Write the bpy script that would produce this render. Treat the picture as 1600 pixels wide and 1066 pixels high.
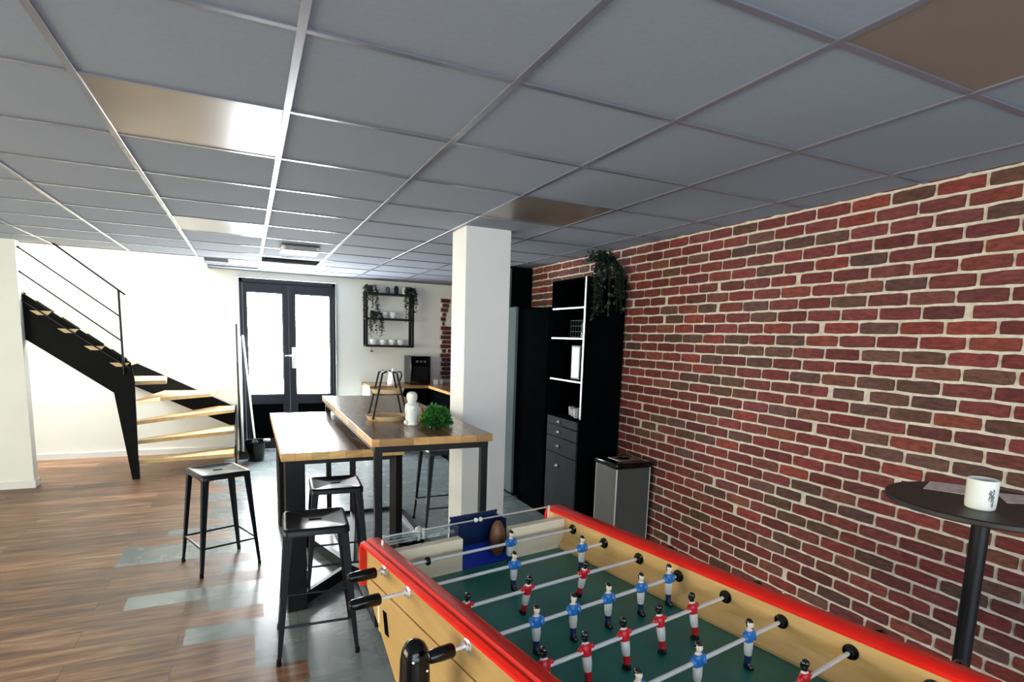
import bpy, bmesh, math, random
from mathutils import Vector, Matrix
random.seed(7)
PI = math.pi
for o in list(bpy.data.objects): bpy.data.objects.remove(o)
scn = bpy.context.scene
COL = scn.collection

# ------------------------------------------------------------------ camera
cam_d = bpy.data.cameras.new('camera'); cam = bpy.data.objects.new('camera', cam_d); COL.objects.link(cam)
R0 = Vector((0.9033232, -0.42774329, 0.03229364))
R1 = Vector((0.02832842, 0.13460501, 0.99049432))
R2 = Vector((0.42802418, 0.89382167, -0.13370912))
M = Matrix(((R0.x, R1.x, -R2.x), (R0.y, R1.y, -R2.y), (R0.z, R1.z, -R2.z)))
cam.matrix_world = Matrix.Translation((0, 0, 1.59)) @ M.to_4x4()
cam_d.sensor_fit = 'HORIZONTAL'; cam_d.sensor_width = 36.0
cam_d.lens = 886.7 * 36.0 / 1600
cam_d.shift_x = (800 - 810.8) / 1600
cam_d.shift_y = (649.4 - 533) / 1600
cam_d.clip_start = 0.02
scn.camera = cam

# ------------------------------------------------------------------ exposure, world
scn.view_settings.view_transform = 'Standard'; scn.view_settings.look = 'None'
scn.view_settings.exposure = 0.25; scn.view_settings.gamma = 1.0
scn.view_settings.use_curve_mapping = False
W = bpy.data.worlds.new('world'); scn.world = W; W.use_nodes = True
W.node_tree.nodes['Background'].inputs[0].default_value = (0.75, 0.85, 1.0, 1)
W.node_tree.nodes['Background'].inputs[1].default_value = 1.0

DOOR_E, STAIR_FILL_E, LEFT_E, FRONT_FILL_E = 38.0, 21.0, 11.0, 5.6   # emission: door glazing, added stair fill, unseen left window, added front fill

# ------------------------------------------------------------------ materials
def new_mat(name):
    m = bpy.data.materials.new(name); m.use_nodes = True
    nt = m.node_tree; b = nt.nodes['Principled BSDF']
    return m, nt, b
def setp(b, col=None, rough=None, metal=None, spec=None, coat=None, trans=None, ior=None, alpha=None):
    if col is not None: b.inputs['Base Color'].default_value = (*col, 1)
    if rough is not None: b.inputs['Roughness'].default_value = rough
    if metal is not None: b.inputs['Metallic'].default_value = metal
    if spec is not None: b.inputs['Specular IOR Level'].default_value = spec
    if coat is not None: b.inputs['Coat Weight'].default_value = coat
    if trans is not None: b.inputs['Transmission Weight'].default_value = trans
    if ior is not None: b.inputs['IOR'].default_value = ior
def N(nt, t, **kw):
    n = nt.nodes.new(t)
    for k, v in kw.items():
        if k in n.inputs: n.inputs[k].default_value = v
        else: setattr(n, k, v)
    return n
def L(nt, a, b): nt.links.new(a, b)
def coords(nt, scale=(1, 1, 1), loc=(0, 0, 0), rot=(0, 0, 0)):
    tc = N(nt, 'ShaderNodeTexCoord'); mp = N(nt, 'ShaderNodeMapping')
    mp.inputs['Scale'].default_value = scale; mp.inputs['Location'].default_value = loc; mp.inputs['Rotation'].default_value = rot
    L(nt, tc.outputs['Object'], mp.inputs['Vector']); return mp.outputs['Vector']
def ramp(nt, fac, stops):
    r = N(nt, 'ShaderNodeValToRGB'); cr = r.color_ramp
    while len(cr.elements) > 1: cr.elements.remove(cr.elements[-1])
    cr.elements[0].position = stops[0][0]; cr.elements[0].color = (*stops[0][1], 1)
    for p, c in stops[1:]:
        e = cr.elements.new(p); e.color = (*c, 1)
    L(nt, fac, r.inputs[0]); return r.outputs[0]
def bump(nt, b, h, strength=0.2, dist=0.01):
    bp = N(nt, 'ShaderNodeBump'); bp.inputs['Strength'].default_value = strength; bp.inputs['Distance'].default_value = dist
    L(nt, h, bp.inputs['Height']); L(nt, bp.outputs[0], b.inputs['Normal'])
def simple(name, col, rough=0.5, metal=0.0, spec=0.5, var=0.06, scale=8, bmp=0.0, coat=0.0):
    m, nt, b = new_mat(name); setp(b, col, rough, metal, spec, coat)
    n = N(nt, 'ShaderNodeTexNoise'); n.inputs['Scale'].default_value = scale; n.inputs['Detail'].default_value = 4
    L(nt, coords(nt), n.inputs['Vector'])
    lo = tuple(max(0, c * (1 - var)) for c in col); hi = tuple(min(1, c * (1 + var)) for c in col)
    L(nt, ramp(nt, n.outputs[0], [(0.3, lo), (0.7, hi)]), b.inputs['Base Color'])
    if bmp: bump(nt, b, n.outputs[0], bmp, 0.004)
    return m
def emit(name, col, strength):
    m, nt, b = new_mat(name); setp(b, (0.8, 0.8, 0.8), 0.4)
    b.inputs['Emission Color'].default_value = (*col, 1); b.inputs['Emission Strength'].default_value = strength
    return m
def wood(name, c1, c2, c3, axis='Y', grain=14, rough=0.35, strips=None, coat=0.0):
    """grain runs along axis; strips = (length, width) of glued staves in that direction"""
    m, nt, b = new_mat(name); setp(b, c1, rough, coat=coat)
    rot = {'X': (0, 0, 0), 'Y': (0, 0, PI/2), 'Z': (0, PI/2, 0)}[axis]
    v = coords(nt, rot=rot)
    mp = N(nt, 'ShaderNodeMapping'); mp.inputs['Scale'].default_value = (1.2, grain, grain); L(nt, v, mp.inputs['Vector'])
    n = N(nt, 'ShaderNodeTexNoise'); n.inputs['Scale'].default_value = 3.0; n.inputs['Detail'].default_value = 7; n.inputs['Roughness'].default_value = 0.65
    n.inputs['Distortion'].default_value = 0.6
    L(nt, mp.outputs[0], n.inputs['Vector'])
    c = ramp(nt, n.outputs[0], [(0.3, c2), (0.52, c1), (0.75, c3)])
    if strips:
        br = N(nt, 'ShaderNodeTexBrick'); br.inputs['Scale'].default_value = 1.0
        br.inputs['Brick Width'].default_value = strips[0]; br.inputs['Row Height'].default_value = strips[1]
        br.inputs['Mortar Size'].default_value = 0.0008; br.inputs['Color1'].default_value = (0.55, 0.55, 0.55, 1)
        br.inputs['Color2'].default_value = (1.25, 1.25, 1.25, 1); br.inputs['Mortar'].default_value = (0.5, 0.5, 0.5, 1)
        L(nt, v, br.inputs['Vector'])
        mx = N(nt, 'ShaderNodeMix', data_type='RGBA', blend_type='MULTIPLY'); mx.inputs[0].default_value = 1.0
        L(nt, c, mx.inputs[6]); L(nt, br.outputs[0], mx.inputs[7]); c = mx.outputs[2]
    L(nt, c, b.inputs['Base Color']); bump(nt, b, n.outputs[0], 0.06, 0.003)
    return m

MAT = {}
MAT['wall'] = simple('white_wall_paint', (0.84, 0.87, 0.84), 0.75, var=0.02, scale=3)
MAT['pillar'] = simple('pillar_paint', (0.80, 0.81, 0.81), 0.7, var=0.02, scale=3)
MAT['base'] = simple('baseboard_paint', (0.78, 0.80, 0.80), 0.5, var=0.02)
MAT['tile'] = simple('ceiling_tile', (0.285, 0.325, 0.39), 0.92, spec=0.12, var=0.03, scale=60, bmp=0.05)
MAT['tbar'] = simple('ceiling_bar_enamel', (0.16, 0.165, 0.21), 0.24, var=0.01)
MAT['lamp_panel'] = simple('opal_panel', (0.20, 0.165, 0.14), 0.27, var=0.05, scale=2)
MAT['black_metal'] = simple('black_metal', (0.006, 0.006, 0.008), 0.42, 0.0, 0.3, var=0.2)
MAT['stool'] = simple('black_stool_metal', (0.005, 0.008, 0.012), 0.36, 0.0, 0.28, var=0.2)
MAT['matt_black'] = simple('matt_black', (0.0045, 0.005, 0.006), 0.75, 0, 0.15, var=0.2)
MAT['black_board'] = simple('black_board', (0.002, 0.003, 0.0035), 1.0, 0, 0.0, var=0.2)
MAT['drawer'] = simple('charcoal_board', (0.018, 0.024, 0.028), 0.7, 0, 0.12, var=0.1)
MAT['frame_grey'] = simple('anthracite_frame', (0.010, 0.013, 0.022), 0.4, 0, 0.35, var=0.1)
MAT['black_plastic'] = simple('black_plastic', (0.0025, 0.0025, 0.003), 0.12, 0, 0.35, var=0.1)
MAT['chrome'] = simple('chrome', (0.86, 0.89, 0.92), 0.22, 0.7, var=0.02)
MAT['steel'] = simple('brushed_steel', (0.09, 0.12, 0.13), 0.9, 0.0, 0.1, var=0.05, scale=3)
MAT['bin'] = simple('bin_steel', (0.085, 0.085, 0.08), 0.6, 0.2, var=0.05)
MAT['bin_edge'] = simple('bin_bright_edge', (0.5, 0.5, 0.48), 0.3, 0.8)
MAT['red'] = simple('red_lacquer', (0.78, 0.012, 0.004), 0.34, var=0.08, coat=0.2)
MAT['red_cloth'] = simple('red_paint', (0.62, 0.008, 0.018), 0.35)
MAT['blue_cloth'] = simple('blue_paint', (0.015, 0.17, 0.52), 0.35)
MAT['navy'] = simple('navy_paint', (0.01, 0.03, 0.13), 0.35)
MAT['white_paint'] = simple('white_figure_paint', (0.80, 0.80, 0.78), 0.35, var=0.02)
MAT['skin_light'] = simple('figure_skin', (0.76, 0.66, 0.58), 0.4)
MAT['hair'] = simple('figure_black', (0.006, 0.006, 0.007), 0.15, coat=0.5)
MAT['field'] = simple('green_playfield', (0.016, 0.180, 0.150), 0.42, var=0.25, scale=5)
MAT['goal_blue'] = simple('blue_plastic', (0.004, 0.035, 0.42), 0.3, var=0.1)
MAT['goal_blue_dark'] = simple('dark_blue_plastic', (0.006, 0.018, 0.075), 0.3, var=0.1)
MAT['goal_brown'] = simple('brown_goal_reflection', (0.16, 0.065, 0.03), 0.45, var=0.3, scale=30)
MAT['rod'] = simple('polished_rod', (0.86, 0.90, 0.94), 0.22, 0.35, var=0.02)
MAT['cream'] = wood('cream_end_board', (0.90, 0.80, 0.60), (0.84, 0.72, 0.50), (0.93, 0.87, 0.72), 'X', 10, 0.35)
MAT['beech'] = wood('beech_panel', (0.74, 0.48, 0.19), (0.64, 0.39, 0.135), (0.82, 0.57, 0.26), 'Y', 9, 0.35, coat=0.15)
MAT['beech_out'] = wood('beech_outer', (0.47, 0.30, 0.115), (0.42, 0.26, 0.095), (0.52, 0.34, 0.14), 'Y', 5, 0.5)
MAT['tread'] = wood('oak_tread', (0.72, 0.52, 0.27), (0.62, 0.43, 0.20), (0.80, 0.62, 0.38), 'X', 8, 0.4)
MAT['top'] = wood('table_walnut', (0.27, 0.14, 0.075), (0.17, 0.085, 0.045), (0.38, 0.22, 0.12), 'Y', 12, 0.24, strips=(0.5, 0.045))
MAT['edge'] = wood('table_edge', (0.62, 0.36, 0.12), (0.42, 0.20, 0.06), (0.78, 0.55, 0.24), 'X', 6, 0.4, strips=(0.09, 0.3))
MAT['bar_top'] = simple('black_bar_top', (0.016, 0.011, 0.011), 0.5, var=0.2)
MAT['ceramic'] = simple('white_ceramic', (0.82, 0.84, 0.80), 0.15, var=0.01, coat=0.3)
MAT['ink'] = simple('grey_ink', (0.18, 0.19, 0.19), 0.5)
MAT['paper'] = simple('printed_paper', (0.80, 0.77, 0.74), 0.25, var=0.25, scale=45)
MAT['leaf'] = simple('dark_ivy_leaf', (0.006, 0.018, 0.009), 0.4, var=0.6, scale=25)
MAT['leaf2'] = simple('green_shrub_leaf', (0.03, 0.17, 0.025), 0.45, var=0.6, scale=40)
MAT['stem'] = simple('plant_stem', (0.03, 0.035, 0.015), 0.7)
MAT['pot'] = simple('dark_pot', (0.02, 0.02, 0.02), 0.4)
MAT['terracotta'] = simple('brown_pot', (0.25, 0.12, 0.06), 0.6)
MAT['tray_wood'] = wood('tray_wood', (0.62, 0.46, 0.28), (0.5, 0.34, 0.18), (0.72, 0.58, 0.4), 'X', 10, 0.4)
MAT['void'] = simple('dark_void', (0.004, 0.004, 0.004), 0.9, spec=0.0)  # near-black colour standing in for the darkness inside vents and openings
MAT['white_plastic'] = simple('white_plastic', (0.78, 0.79, 0.78), 0.35, var=0.01)
MAT['alu'] = simple('satin_aluminium', (0.62, 0.62, 0.62), 0.35, 0.5)
m, nt, b = new_mat('clear_glass'); setp(b, (0.85, 0.95, 0.95), 0.05, trans=0.9, ior=1.45); MAT['glass'] = m
MAT['pane'] = emit('frosted_daylight', (0.97, 0.99, 1.0), DOOR_E)
MAT['stair_fill_pane'] = emit('stair_fill_daylight', (1.0, 0.985, 0.93), STAIR_FILL_E)
MAT['left_pane'] = emit('window_daylight', (1.0, 0.93, 0.70), LEFT_E)
MAT['front_fill_pane'] = emit('front_fill_daylight', (0.80, 0.91, 1.0), FRONT_FILL_E)

# bricks: colour of each brick is stored on its faces
m, nt, b = new_mat('brick_faces'); setp(b, rough=0.8, spec=0.25)
at = N(nt, 'ShaderNodeAttribute'); at.attribute_name = 'brick_colour'
n1 = N(nt, 'ShaderNodeTexNoise'); n1.inputs['Scale'].default_value = 22; n1.inputs['Detail'].default_value = 8; n1.inputs['Roughness'].default_value = 0.7
L(nt, coords(nt, (1, 1, 3.2)), n1.inputs['Vector'])
mx = N(nt, 'ShaderNodeMix', data_type='RGBA', blend_type='MULTIPLY'); mx.inputs[0].default_value = 1.0
L(nt, at.outputs['Color'], mx.inputs[6]); L(nt, ramp(nt, n1.outputs[0], [(0.32, (0.55, 0.57, 0.57)), (0.5, (1, 1, 1)), (0.70, (1.6, 1.55, 1.5))]), mx.inputs[7])
L(nt, mx.outputs[2], b.inputs['Base Color']); bump(nt, b, n1.outputs[0], 0.6, 0.006); MAT['brick'] = m
m, nt, b = new_mat('mortar'); setp(b, rough=0.9, spec=0.2)
n1 = N(nt, 'ShaderNodeTexNoise'); n1.inputs['Scale'].default_value = 40; n1.inputs['Detail'].default_value = 5; L(nt, coords(nt), n1.inputs['Vector'])
L(nt, ramp(nt, n1.outputs[0], [(0.3, (0.50, 0.45, 0.38)), (0.7, (0.70, 0.64, 0.55))]), b.inputs['Base Color']); bump(nt, b, n1.outputs[0], 0.4, 0.004); MAT['mortar'] = m

# floors
def floor_mat(name, stops, ln, rh, rough, gscale, vary):
    m, nt, b = new_mat(name); setp(b, rough=rough, spec=0.38)
    v = coords(nt, loc=(0.37, -3.66, 0))
    br = N(nt, 'ShaderNodeTexBrick'); br.inputs['Scale'].default_value = 1.0
    br.inputs['Brick Width'].default_value = ln; br.inputs['Row Height'].default_value = rh; br.inputs['Mortar Size'].default_value = 0.0015
    br.inputs['Mortar Smooth'].default_value = 0.2; br.offset = 0.37
    br.inputs['Color1'].default_value = (1 - vary, 1 - vary, 1 - vary, 1); br.inputs['Color2'].default_value = (1 + vary, 1 + vary, 1 + vary, 1)
    br.inputs['Mortar'].default_value = (0.35, 0.35, 0.35, 1); L(nt, v, br.inputs['Vector'])
    mp = N(nt, 'ShaderNodeMapping'); mp.inputs['Scale'].default_value = gscale; L(nt, v, mp.inputs['Vector'])
    # shift the grain plank by plank
    ad = N(nt, 'ShaderNodeVectorMath', operation='ADD'); L(nt, mp.outputs[0], ad.inputs[0])
    sc = N(nt, 'ShaderNodeVectorMath', operation='SCALE'); sc.inputs['Scale'].default_value = 23.0; L(nt, br.outputs[0], sc.inputs[0]); L(nt, sc.outputs[0], ad.inputs[1])
    n = N(nt, 'ShaderNodeTexNoise'); n.inputs['Scale'].default_value = 1.0; n.inputs['Detail'].default_value = 8; n.inputs['Roughness'].default_value = 0.62; n.inputs['Distortion'].default_value = 0.5
    L(nt, ad.outputs[0], n.inputs['Vector'])
    c = ramp(nt, n.outputs[0], stops)
    mx = N(nt, 'ShaderNodeMix', data_type='RGBA', blend_type='MULTIPLY'); mx.inputs[0].default_value = 1.0
    L(nt, c, mx.inputs[6]); L(nt, br.outputs[0], mx.inputs[7]); L(nt, mx.outputs[2], b.inputs['Base Color'])
    rr = N(nt, 'ShaderNodeMapRange'); rr.inputs['To Min'].default_value = rough - 0.06; rr.inputs['To Max'].default_value = rough + 0.1
    L(nt, n.outputs[0], rr.inputs[0]); L(nt, rr.outputs[0], b.inputs['Roughness'])
    bump(nt, b, n.outputs[0], 0.04, 0.002)
    return m
MAT['floor_wood'] = floor_mat('brown_floorboards', [(0.28, (0.048, 0.024, 0.015)), (0.42, (0.115, 0.057, 0.031)), (0.55, (0.20, 0.105, 0.056)), (0.72, (0.34, 0.21, 0.125))], 1.22, 0.178, 0.42, (2.4, 20, 1), 0.30)
MAT['floor_grey'] = floor_mat('grey_stone_floor', [(0.2, (0.165, 0.20, 0.212)), (0.5, (0.18, 0.217, 0.228)), (0.8, (0.20, 0.237, 0.246))], 0.92, 0.356, 0.25, (3.5, 5, 1), 0.08)

# ------------------------------------------------------------------ mesh helpers
class MB:
    def __init__(s): s.bm = bmesh.new(); s.mi = 0
    def face(s, vs):
        try:
            f = s.bm.faces.new(vs); f.material_index = s.mi; return f
        except ValueError: return None
    def box(s, x0, x1, y0, y1, z0, z1, mi=None):
        if mi is not None: s.mi = mi
        v = [s.bm.verts.new((x, y, z)) for z in (z0, z1) for y in (y0, y1) for x in (x0, x1)]
        for q in ((0, 2, 3, 1), (4, 5, 7, 6), (0, 1, 5, 4), (2, 6, 7, 3), (0, 4, 6, 2), (1, 3, 7, 5)): s.face([v[i] for i in q])
        return s
    def hexa(s, lo, hi):
        """lo, hi: four points each, same winding (ccw from above)"""
        a = [s.bm.verts.new(p) for p in lo]; c = [s.bm.verts.new(p) for p in hi]
        s.face(a[::-1]); s.face(c)
        for i in range(4): s.face([a[i], a[(i+1) % 4], c[(i+1) % 4], c[i]])
        return s
    def prism(s, pts, vec):
        a = [s.bm.verts.new(p) for p in pts]; c = [s.bm.verts.new(Vector(p) + Vector(vec)) for p in pts]
        n = len(pts); s.face(a); s.face(c[::-1])
        for i in range(n): s.face([a[(i+1) % n], a[i], c[i], c[(i+1) % n]])
        bmesh.ops.recalc_face_normals(s.bm, faces=s.bm.faces)
        return s
    def tube(s, pts, r, n=12, cap=True, closed=False):
        pts = [Vector(p) for p in pts]; rs = r if isinstance(r, (list, tuple)) else [r] * len(pts)
        rings = []; up = None
        for i, p in enumerate(pts):
            if closed: d = (pts[(i+1) % len(pts)] - pts[i-1])
            else: d = (pts[min(i+1, len(pts)-1)] - pts[max(i-1, 0)])
            d.normalize()
            if up is None: up = Vector((0, 0, 1)) if abs(d.z) < 0.9 else Vector((1, 0, 0))
            a = d.cross(up); a.normalize(); c = a.cross(d); c.normalize(); up = c
            rings.append([s.bm.verts.new(p + (a * math.cos(2*PI*k/n) + c * math.sin(2*PI*k/n)) * rs[i]) for k in range(n)])
        m = len(rings)
        for i in range(m if closed else m - 1):
            A, B = rings[i], rings[(i+1) % m]
            for k in range(n): s.face([A[k], A[(k+1) % n], B[(k+1) % n], B[k]])
        if cap and not closed: s.face(rings[0][::-1]); s.face(rings[-1])
        return s
    def bar(s, p, q, w, h=None, up=(0, 0, 1)):
        h = h or w; p, q = Vector(p), Vector(q); d = (q - p).normalized(); up = Vector(up)
        if abs(d.dot(up)) > 0.95: up = Vector((0, 1, 0))
        a = d.cross(up).normalized(); c = a.cross(d)
        f = lambda P: [P + a*w/2*i + c*h/2*j for i, j in ((-1, -1), (1, -1), (1, 1), (-1, 1))]
        A = [s.bm.verts.new(v) for v in f(p)]; B = [s.bm.verts.new(v) for v in f(q)]
        s.face(A[::-1]); s.face(B)
        for i in range(4): s.face([A[i], A[(i+1) % 4], B[(i+1) % 4], B[i]])
        return s
    def lathe(s, prof, c=(0, 0, 0), n=24, axis='Z', sx=1.0, sy=1.0):
        """prof: list of (radius, height)"""
        c = Vector(c); rings = []
        for r, h in prof:
            ring = []
            for k in range(n):
                a = 2*PI*k/n; u, v = r*math.cos(a)*sx, r*math.sin(a)*sy
                p = {'Z': (u, v, h), 'X': (h, u, v), 'Y': (v, h, u)}[axis]
                ring.append(s.bm.verts.new(c + Vector(p)))
            rings.append(ring)
        for A, B in zip(rings, rings[1:]):
            for k in range(n): s.face([A[k], A[(k+1) % n], B[(k+1) % n], B[k]])
        if prof[0][0] > 1e-6: s.face(rings[0][::-1])
        if prof[-1][0] > 1e-6: s.face(rings[-1])
        return s
    def sphere(s, c, r, n=12, sc=(1, 1, 1)):
        c = Vector(c); rings = []
        for i in range(1, n//2):
            t = PI*i/(n//2)
            rings.append([s.bm.verts.new(c + Vector((r*math.sin(t)*math.cos(2*PI*k/n)*sc[0], r*math.sin(t)*math.sin(2*PI*k/n)*sc[1], -r*math.cos(t)*sc[2]))) for k in range(n)])
        a = s.bm.verts.new(c - Vector((0, 0, r*sc[2]))); b_ = s.bm.verts.new(c + Vector((0, 0, r*sc[2])))
        for A, B in zip(rings, rings[1:]):
            for k in range(n): s.face([A[k], A[(k+1) % n], B[(k+1) % n], B[k]])
        for k in range(n):
            s.face([a, rings[0][(k+1) % n], rings[0][k]]); s.face([b_, rings[-1][k], rings[-1][(k+1) % n]])
        return s
    def leaf(s, p, d, w, l, nrm=(0, 0, 1)):
        p, d = Vector(p), Vector(d).normalized(); side = d.cross(Vector(nrm))
        if side.length < 1e-3: side = d.cross(Vector((1, 0, 0)))
        side.normalize(); up = side.cross(d)
        v = [s.bm.verts.new(q) for q in (p, p + d*l*0.45 + side*w/2 + up*l*0.06, p + d*l, p + d*l*0.45 - side*w/2 + up*l*0.06)]
        m_ = s.bm.verts.new(p + d*l*0.45 - up*l*0.03)
        s.face([v[0], v[1], m_]); s.face([v[1], v[2], m_]); s.face([v[2], v[3], m_]); s.face([v[3], v[0], m_])
        return s
    def build(s, name, mats, parent=None, bevel=0.0, smooth=35, loc=None, seg=2):
        me = bpy.data.meshes.new(name)
        if smooth:
            s.bm.normal_update()
            for f in s.bm.faces: f.smooth = True
            lim = math.radians(smooth)
            for e in s.bm.edges:
                e.smooth = len(e.link_faces) == 2 and e.calc_face_angle(0) < lim
        s.bm.to_mesh(me); s.bm.free()
        for mm in (mats if isinstance(mats, (list, tuple)) else [mats]): me.materials.append(MAT[mm] if isinstance(mm, str) else mm)
        o = bpy.data.objects.new(name, me); COL.objects.link(o)
        if parent: o.parent = parent
        if loc: o.location = loc
        if bevel:
            bv = o.modifiers.new('bevel', 'BEVEL'); bv.width = bevel; bv.segments = seg; bv.limit_method = 'ANGLE'; bv.angle_limit = math.radians(40)
        return o
def tag(o, label=None, cat=None, group=None, kind=None):
    if label: o['label'] = label
    if cat: o['category'] = cat
    if group: o['group'] = group
    if kind: o['kind'] = kind
    return o
def thing(name, label, cat, loc=(0, 0, 0), rz=0.0, group=None):
    o = bpy.data.objects.new(name, None); COL.objects.link(o); o.location = loc; o.rotation_euler = (0, 0, rz)
    o.empty_display_size = 0.1
    return tag(o, label, cat, group)
def copy_tree(o, parent=None):
    c = o.copy(); COL.objects.link(c); c.parent = parent
    for ch in [x for x in bpy.data.objects if x.parent == o]: copy_tree(ch, c)
    return c
def struct(o): o['kind'] = 'structure'; return o

CZ, XR, YB = 2.343, 2.79, 8.27
XL, YF = -4.5, -2.6
FX, FY = -0.39, 7.05            # stairwell opening edges in the ceiling
GX, GY = 0.1452, 1.0477         # ceiling grid origin

# ------------------------------------------------------------------ floor: brown boards meeting grey boards row by row
f = MB(); ys = 3.66 - 0.178 * 36
row = {}
def brk(y):
    t = [(2.45, 0.17), (2.62, 0.14), (2.80, 0.22), (2.97, -0.01), (3.15, -0.01), (3.30, -0.34), (3.48, 0.04), (3.65, -0.257), (3.83, -0.68),
         (4.01, 0.05), (4.19, -0.20), (4.37, 0.10), (4.46, -0.02), (4.70, -0.84), (4.90, -0.15), (5.08, -0.60), (5.26, -0.34), (5.6, -0.28), (6.2, -0.30), (7.0, -0.25), (8.5, -0.16)]
    for a, x in t:
        if y < a: return x
    return -0.16
y = YF
y = 3.66 - 0.178 * math.ceil((3.66 - YF) / 0.178)
while y < YB:
    y0, y1 = max(y, YF), min(y + 0.178, YB)
    ym = (y0 + y1) / 2
    xb = brk(ym) if ym > 2.3 else 0.16 + 0.25 * math.sin(ym * 9.7)
    if ym > 5.1: xb += 0.16 * math.sin(ym * 11.3)
    for xa, xc, mi in ((XL, xb, 0), (xb, XR, 1)):
        v = [f.bm.verts.new(p) for p in ((xa, y0, 0), (xc, y0, 0), (xc, y1, 0), (xa, y1, 0))]
        f.mi = mi; f.face(v)
    y += 0.178
f.mi = 0
f.box(XL, XR, YF, YB, -0.12, -0.004)
struct(f.build('floor', ['floor_wood', 'floor_grey'], smooth=0))

# ------------------------------------------------------------------ ceiling
LIGHTS = [(-1, 2), (-1, 6), (2, 3), (2, -1)]
SLOTS = [(0, 9)]
c = MB()
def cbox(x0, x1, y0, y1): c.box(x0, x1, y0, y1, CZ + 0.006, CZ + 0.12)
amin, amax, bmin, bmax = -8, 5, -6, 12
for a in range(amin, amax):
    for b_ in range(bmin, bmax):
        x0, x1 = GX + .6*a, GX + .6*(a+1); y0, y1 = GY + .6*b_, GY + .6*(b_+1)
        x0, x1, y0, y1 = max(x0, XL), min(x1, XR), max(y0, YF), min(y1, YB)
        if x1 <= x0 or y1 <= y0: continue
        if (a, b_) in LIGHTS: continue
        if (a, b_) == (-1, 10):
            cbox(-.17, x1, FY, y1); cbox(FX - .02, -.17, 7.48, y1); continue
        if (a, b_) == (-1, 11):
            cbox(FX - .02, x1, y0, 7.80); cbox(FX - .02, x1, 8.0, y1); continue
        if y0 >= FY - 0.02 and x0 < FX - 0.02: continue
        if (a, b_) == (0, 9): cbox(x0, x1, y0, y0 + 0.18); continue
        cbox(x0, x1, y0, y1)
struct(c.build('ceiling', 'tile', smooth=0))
h = MB()
for a in range(amin, amax + 1):
    x = GX + .6*a
    if x < XL or x > XR: continue
    h.box(x - .012, x + .012, YF, (FY if x < FX - 0.1 else YB), CZ, CZ + .03)
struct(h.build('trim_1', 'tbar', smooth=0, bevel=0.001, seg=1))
h = MB()
for b_ in range(bmin, bmax + 1):
    y = GY + .6*b_
    if y < YF or y > YB: continue
    h.box((XL if y < FY + 0.05 else FX - 0.06), XR, y - .011, y + .011, CZ + 0.0012, CZ + .03)
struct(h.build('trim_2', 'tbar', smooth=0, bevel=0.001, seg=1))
h = MB(); h.box(XL, XR, YF, YB, CZ + 0.35, CZ + 0.40)
hh = struct
# slab above the false ceiling (kept clear of the stairwell)
h.bm.free(); h = MB(); h.box(XL, XR, YF, FY - 0.06, CZ + 0.30, CZ + 0.36); h.box(FX, XR, FY - 0.06, YB, CZ + 0.30, CZ + 0.36)
struct(h.build('trim_3', 'void', smooth=0))
h = MB(); h.box(XL, FX - 0.03, FY - 0.01, FY + 0.03, CZ - 0.002, 4.6); h.box(FX - 0.06, FX - 0.03, FY, YB, CZ - 0.002, 4.6)
struct(h.build('wall_stairwell', 'wall', smooth=0))

# unlit light panels
for (a, b_), lab in zip(LIGHTS, ['unlit square ceiling panel glowing pale at one end, nearest the left of the room', 'small-looking unlit ceiling panel farthest back, between the stairs and the door',
                                 'unlit ceiling panel with a curved bright reflection, just above the white pillar', 'dark brownish unlit ceiling panel in the corner nearest the camera on the brick wall side']):
    t = thing('ceiling_light_panel', lab, 'ceiling light', (GX + .6*a + .3, GY + .6*b_ + .3, CZ + 0.004), group='square ceiling light panels')
    MB().box(-.287, .287, -.287, .287, 0.0, 0.012).build('diffuser', 'lamp_panel', t)
    q = MB()
    for s in (-1, 1):
        q.box(s*.293 - .006, s*.293 + .006, -.299, .299, -.002, .02); q.box(-.287, .287, s*.293 - .006, s*.293 + .006, -.002, .02)
    q.build('frame', 'tbar', t)
# ceiling box and slots
t = thing('ceiling_speaker_box', 'flat white box with black grille hanging under the ceiling in front of the glazed door', 'ventilation unit', (0.45, 5.66, CZ))
MB().box(-.16, .16, -.16, .16, -.045, 0).build('housing', 'alu', t, bevel=0.01)
q = MB()
for k in range(5): q.box(-.13, .13, -.165, -.1605, -.038 + k*.007, -.035 + k*.007)
q.build('grille', 'black_metal', t)
t = thing('ceiling_air_vent', 'long dark slot air vent in the ceiling between the hanging box and the door', 'air vent', (0.47, 6.86, CZ))
MB().box(-.28, .28, -.20, .17, .015, .02).build('backing', 'void', t)
q = MB()
for k in range(3): q.box(-.28, .28, -.12 + k*.1, -.115 + k*.1, .002, .013)
q.build('slat', 'matt_black', t)
t = thing('ceiling_air_vent', 'half-open dark ceiling vent at the corner of the stairwell opening', 'air vent', (-0.28, 7.3, CZ))
MB().box(-.125, .42, -.24, .75, .13, .14).build('backing', 'void', t)  # black sheet puts the shade of the open recess into colour
MB().box(-.125, -.12, -.24, .75, .03, .13).build('side_lining', 'void', t)

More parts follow.
